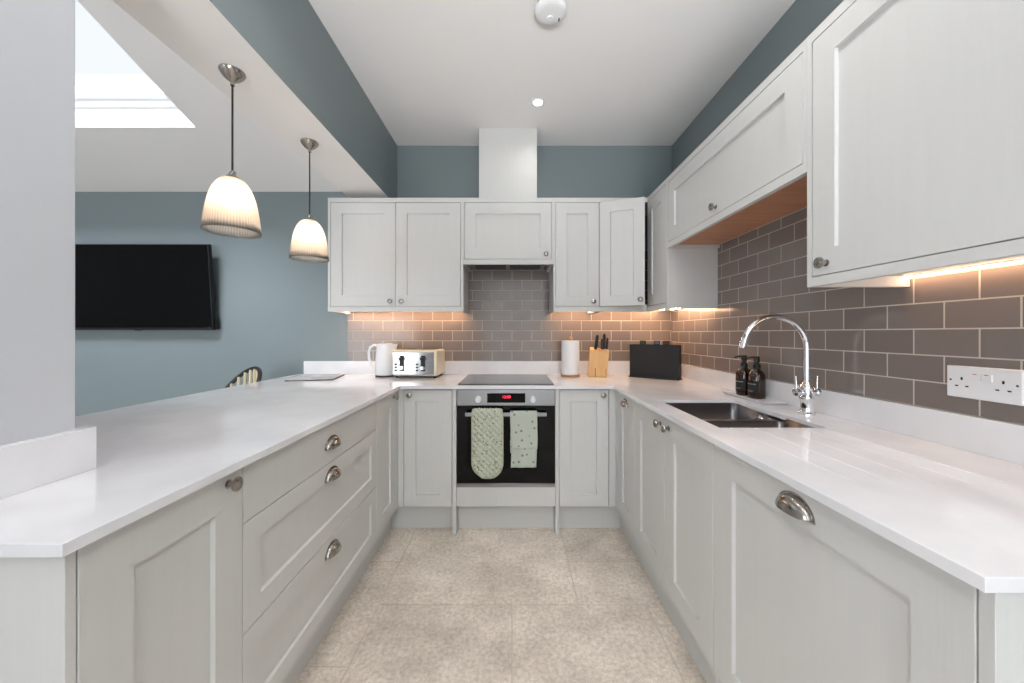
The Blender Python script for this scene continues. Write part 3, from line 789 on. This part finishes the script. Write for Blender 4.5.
# ------------------------------------------------------------------ pendant lamps
def pendant(x, y, lab):
    t = thing('pendant_lamp', lab, 'lamp', (x, y, 2.1915), 0, 'ribbed glass pendants under the beam')
    MB().lathe([(0, 0), (.041, 0), (.042, -.004), (.038, -.012), (.026, -.026), (.013, -.036), (.008, -.040), (.007, -.052), (0, -.052)], seg=32).build('ceiling_rose', M['pewter'], t)
    MB().tube([(0, 0, -.045), (0, 0, -.375)], .0034, 8).build('cord', M['cord'], t)
    m = MB(); m.lathe([(0, -.372), (.006, -.372), (.008, -.380), (.006, -.386), (.019, -.392), (.0265, -.400), (.027, -.408), (.017, -.410), (.017, -.44), (0, -.44)], seg=24)
    m.tube([(-.012, 0, -.394), (-.013, 0, -.378), (0, 0, -.366), (.013, 0, -.378), (.012, 0, -.394)], .0016, 6)
    m.build('lamp_holder', M['pewter'], t, merge=False)
    prof = [(.0885*a_, -.400-.2*b_) for a_, b_ in ((.25, 0), (.33, .012), (.44, .045), (.545, .10), (.64, .175), (.735, .28), (.815, .40), (.88, .54), (.935, .70), (.975, .86), (1.0, 1.0))]
    m = MB(); m.lathe(prof, seg=240, mod=lambda a: 1 + .011*math.cos(60*a)); m.build('lamp_shade', M['shade'], t, smooth=60, solid=.0010)
    m = MB(); m.lathe([(0, -.438), (.010, -.440), (.017, -.452), (.0225, -.468), (.024, -.482), (.0215, -.496), (.013, -.506), (0, -.510)], seg=24)
    m.build('bulb', M['bulb'], t)
    # (the bulb mesh itself is the light source)
pendant(-1.045, 1.327, 'ribbed glass pendant lamp hanging from the beam, the nearer of two')
pendant(-1.035, 1.816, 'ribbed glass pendant lamp hanging from the beam, the farther one by the wall cabinet')

# ------------------------------------------------------------------ television
t = thing('television', 'flat black television on the teal wall beyond the breakfast bar', 'television', (-2.835, 2.690, 1.562))
hw, hh = .565, .322
tl = math.radians(4)
m = MB(); m.box(-hw, hw, -.016, .016, -hh, hh); s_ = m.build('body', M['black_plastic'], t, bevel=.003); s_.rotation_euler = (tl, 0, 0)
MB().box(-hw+.008, hw-.008, -.0168, -.0155, -hh+.018, hh-.008).build('screen', M['black_glass'], s_)
MB().box(-.03, .03, -.019, -.015, -hh-.004, -hh+.010).build('sensor_bump', M['black_plastic'], s_)
MB().box(hw-.02, hw+.012, .0, .030, -hh+.005, -hh+.09).build('connector_cover', M['black_plastic'], s_)
m = MB(); m.box(-.15, .15, .05, .060, -.15, .15); m.box(-.03, .03, .013, .052, -.09, .09); m.build('wall_bracket', M['grey_dark'], t, merge=False)

# ------------------------------------------------------------------ chair beyond the breakfast bar
t = thing('rounded_chair', 'round-backed chair with cream cane slats behind the breakfast bar', 'chair', (-1.868, 2.285, 0), math.radians(243))
# local: chair faces +x (the bar); bowl-shaped back at -x
def arcpt(a, r, z): return (-r*math.cos(a), r*math.sin(a), z)
def backz(a): return .62 + .352*max(0, math.cos(a*1.0))**.75
m = MB(); rim = [arcpt(a, .20, backz(a)) for a in [(-1.5 + 3.0*k/32) for k in range(33)]]
rim = [(.10, -.20, .47)] + [(.05, -.202, .60)] + rim + [(.05, .202, .60)] + [(.10, .20, .47)]
m.tube(rim, .013, 10); bk = m.build('back_hoop', M['chair_dark'], t)
for k in range(13):
    a = -1.32 + 2.64*k/12
    m = MB()
    pts = [arcpt(a, .175 + .020*(j/8)**.8, .465 + (backz(a)-.005-.465)*j/8) for j in range(9)]
    m.tube(pts, .0105, 8); m.build('slat', M['cane'], t)
m = MB(); m.lathe([(0, .43), (.21, .43), (.235, .44), (.235, .462), (.21, .47), (0, .468)], seg=36); m.build('seat', M['chair_seat'], t)
for sx, sy in ((1, 1), (1, -1), (-1, 1), (-1, -1)):
    MB().tube([(sx*.14, sy*.14, .435), (sx*.20, sy*.20, 0)], [.015, .010], 10).build('leg', M['chair_dark'], t)

# ------------------------------------------------------------------ folder / tablet cover on the bar
t = thing('menu_folder', 'thin pale printed folder with dark edge lying at the far end of the bar', 'folder', (-1.375, 2.50, .9003), math.radians(12))
MB().box(-.148, .148, -.155, .155, 0, .004).build('back_cover', M['black_matt'], t, bevel=.001)
MB().box(-.145, .145, -.152, .152, .0041, .009).build('front_cover', M['folder'], t, bevel=.001)

# ------------------------------------------------------------------ kettle
t = thing('kettle', 'white jug kettle on the worktop beside the toaster', 'kettle', (-.925, 2.60, .9003))
MB().lathe([(0, 0), (.072, 0), (.073, .006), (.070, .012), (0, .012)], seg=36).build('power_base', M['grey_dark'], t)
m = MB()
prof = [(0, .013), (.073, .013), (.075, .020), (.072, .10), (.067, .17), (.063, .215), (.061, .232)]
m.lathe(prof, seg=48)
# pull a spout out of the upper rim on the +x side
for v in m.bm.verts:
    if v.co.z > .16:
        a = math.atan2(v.co.y, v.co.x); k = max(0, 1-abs(a)/.5)
        f_ = (v.co.z-.16)/.075
        v.co.x += .028*k*k*f_; v.co.z += .006*k*f_
m.build('body', M['kettle'], t)
m = MB(); m.lathe([(.0605, .228), (.058, .236), (.035, .241), (0, .242)], seg=40); m.build('lid', M['kettle'], t)
hp = [(-.058, 0, .222), (-.085, 0, .228), (-.112, 0, .212), (-.124, 0, .175), (-.122, 0, .13), (-.108, 0, .09), (-.085, 0, .060), (-.066, 0, .048)]
m = MB(); m.tube(hp, [.010, .0105, .0105, .010, .0095, .009, .009, .008], 12); m.build('handle', M['kettle'], t)

# ------------------------------------------------------------------ toaster
t = thing('toaster', 'four-slice toaster with chrome front and cream ends beside the kettle', 'toaster', (-.675, 2.596, .9003), math.radians(-3))
tw_, td, t0, t1 = .160, .118, .014, .197
m = MB(); m.box(-tw_, tw_, -td, td, t0, t1); m.build('body', M['cream_enamel'], t, bevel=.014, seg=4)
MB().box(-tw_+.006, tw_-.022, -td-.004, -td+.001, t0+.012, t1-.016).build('chrome_front', M['toaster_steel'], t, bevel=.002)
m = MB(); m.box(-tw_+.012, tw_-.026, -td+.02, td-.02, t1-.002, t1+.003); tp = m.build('top_plate', M['beech'] if False else M['steel'], t, bevel=.002)
m = MB()
for sy in (-.05, -.018, .018, .05):
    for sx in (-.08, .066): m.box(sx-.062, sx+.062, sy-.009, sy+.009, t1+.0028, t1+.0036)
m.build('bread_slots', M['slot'], t, merge=False)
for cx in (-.088, .062):
    o = MB().box(cx-.016, cx+.016, -td-.0055, -td-.003, .05, .158).build('lever_track', M['black_plastic'], t, bevel=.001)
    MB().box(cx-.017, cx+.017, -td-.026, -td-.004, .128, .145).build('lever', M['black_plastic'], o, bevel=.004)
    m = MB(); m.lathe([(0, 0), (.014, 0), (.013, .012), (0, .013)], c=(cx, -td-.004, .072), axis='-y', seg=20); m.build('browning_dial', M['chrome'], t)
    for k in range(3):
        MB().box(cx-.055+.004, cx-.055+.022, -td-.008, -td-.003, .050+k*.021, .061+k*.021).build('button', M['grey_dark'], t, bevel=.001)
for sx in (-1, 1):
    for sy in (-1, 1): MB().lathe([(0, 0), (.012, 0), (.012, .016), (0, .016)], c=(sx*.135, sy*.08, 0), seg=14).build('foot', M['black_plastic'], t)

# ------------------------------------------------------------------ kitchen roll on stand
t = thing('kitchen_roll_stand', 'round wooden stand with a central post holding the kitchen roll', 'stand', (.428, 2.60, .9003))
MB().lathe([(0, 0), (.067, 0), (.070, .003), (.070, .012), (.067, .015), (0, .015)], seg=40).build('base', M['beech'], t)
MB().lathe([(0, .0148), (.009, .0148), (.009, .262), (.014, .268), (.016, .280), (.011, .289), (0, .291)], seg=20).build('post', M['beech'], t)
m = MB(); m.lathe([(.020, .0155), (.063, .0155), (.0645, .02), (.0645, .258), (.063, .2615), (.020, .2615), (.020, .0155)], seg=48)
o = m.build('kitchen_roll', M['paper']); o.location = (.428, 2.60, .9003)
tag(o, 'white roll of kitchen paper standing right of the hob', 'kitchen roll')

# ------------------------------------------------------------------ knife block with knives
KB = Vector((.628, 2.60, .9003)); ka = math.radians(-12)
t = thing('knife_block', 'light bamboo knife block between the kitchen roll and the black board case', 'knife block', tuple(KB), ka)
# leaning block: base footprint and slanted top
m = MB(); pts8 = []
bmv = m.bm.verts
lo = [(-.073, -.05, 0), (.060, -.05, 0), (.060, .05, 0), (-.073, .05, 0)]
hi = [(-.056, -.030, .192), (.080, -.030, .176), (.080, .070, .196), (-.056, .070, .212)]
a = [bmv.new(p) for p in lo]; c = [bmv.new(p) for p in hi]
m.bm.faces.new(a[::-1]); m.bm.faces.new(c)
for i in range(4): m.bm.faces.new((a[i], a[(i+1) % 4], c[(i+1) % 4], c[i]))
m.build('block', M['bamboo'], t, bevel=.003)
m = MB(); m.box(-.020, -.016, -.0512, -.046, .0, .062); m.box(.054, .057, -.0512, -.046, .0, .06)
for v in m.bm.verts: v.co.y += .02*v.co.z/.192
m.build('groove', M['slot'], t, merge=False)
def knife(dx, dy, L_, tilt, lab, fat=1.0):
    fat *= 1.35; x = KB.x + dx*math.cos(ka) - dy*math.sin(ka); y = KB.y + dx*math.sin(ka) + dy*math.cos(ka); z = KB.z + .175
    k = thing('kitchen_knife', lab, 'knife', (x, y, z))
    k.rotation_euler = (math.radians(-6), tilt, ka)
    m = MB(); n = 9
    sec = [(.0075, .013), (.0085, .012), (.009, .013), (.0085, .0145), (.009, .014), (.009, .013), (.0085, .0125), (.009, .015), (.006, .011)]
    prev = None
    for i, (hx, hy) in enumerate(sec):
        zz = .022 + (L_-.022)*i/(n-1); hx *= fat
        ring = [m.bm.verts.new((hx*math.cos(2*PI*q/12), hy*math.sin(2*PI*q/12), zz)) for q in range(12)]
        if prev:
            for q in range(12): m.bm.faces.new((prev[q], prev[(q+1) % 12], ring[(q+1) % 12], ring[q]))
        else: m.bm.faces.new(ring[::-1])
        prev = ring
    m.bm.faces.new(prev); m.build('knife_handle', M['black_plastic'], k, smooth=60)
    MB().box(-.001, .001, -.012, .012, -.11, .0225).build('blade', M['steel'], k)
knife(-.020, -.004, .128, math.radians(8), 'black-handled knife alone at the left of the knife block')
knife(.030, -.012, .098, math.radians(2), 'shorter black-handled knife at the front right of the knife block')
knife(.042, .022, .135, math.radians(3), 'tallest black-handled knife in the right half of the knife block')
knife(.062, .0, .105, math.radians(5), 'slim black-handled knife at the right edge of the knife block', .7)

# ------------------------------------------------------------------ chopping-board case with boards
A = Vector((.852, 2.572, .9003)); B = Vector((1.106, 2.360, .9003)); dv = B-A; ang = math.atan2(dv.y, dv.x); Lc = dv.length
t = thing('chopping_board_case', 'black upright case for chopping boards in the right corner of the worktop', 'case', tuple(A), ang)
m = MB(); m.box(-.006, Lc+.006, -.006, .080, 0, .008); m.build('base', M['black_matt'], t, bevel=.002)
MB().box(0, Lc, 0, .005, .008, .235).build('front_panel', M['black_matt'], t, bevel=.0015)
MB().box(0, Lc, .069, .074, .008, .235).build('back_panel', M['black_matt'], t, bevel=.0015)
MB().box(0, .005, .0055, .0685, .008, .10).build('side_panel', M['black_matt'], t)
MB().box(Lc-.005, Lc, .0055, .0685, .008, .10).build('side_panel', M['black_matt'], t)
for i, (fx, mm, lab) in enumerate(((.27, 'green_tab', 'chopping board in the black case with the left green index tab'),
                                   (.55, 'blue_tab', 'chopping board in the black case with the middle pale blue index tab'),
                                   (.72, 'red_tab', 'chopping board in the black case with the right dark red index tab'))):
    y = .014 + .018*i
    bt = thing('chopping_board', lab, 'chopping board', tuple(A + Vector((0, 0, .0082))), ang)
    MB().box(.008, Lc-.008, y, y+.008, 0, .222).build('board', M['tab_card'], bt, bevel=.001)
    m = MB(); m.box(fx*Lc-.020, fx*Lc+.022, y, y+.008, .221, .253); tb = m.build('tab', M['black_matt'], bt, bevel=.001)
    MB().box(fx*Lc-.014, fx*Lc+.016, y-.0006, y+.0002, .232, .248).build('tab_label', M[mm], tb)
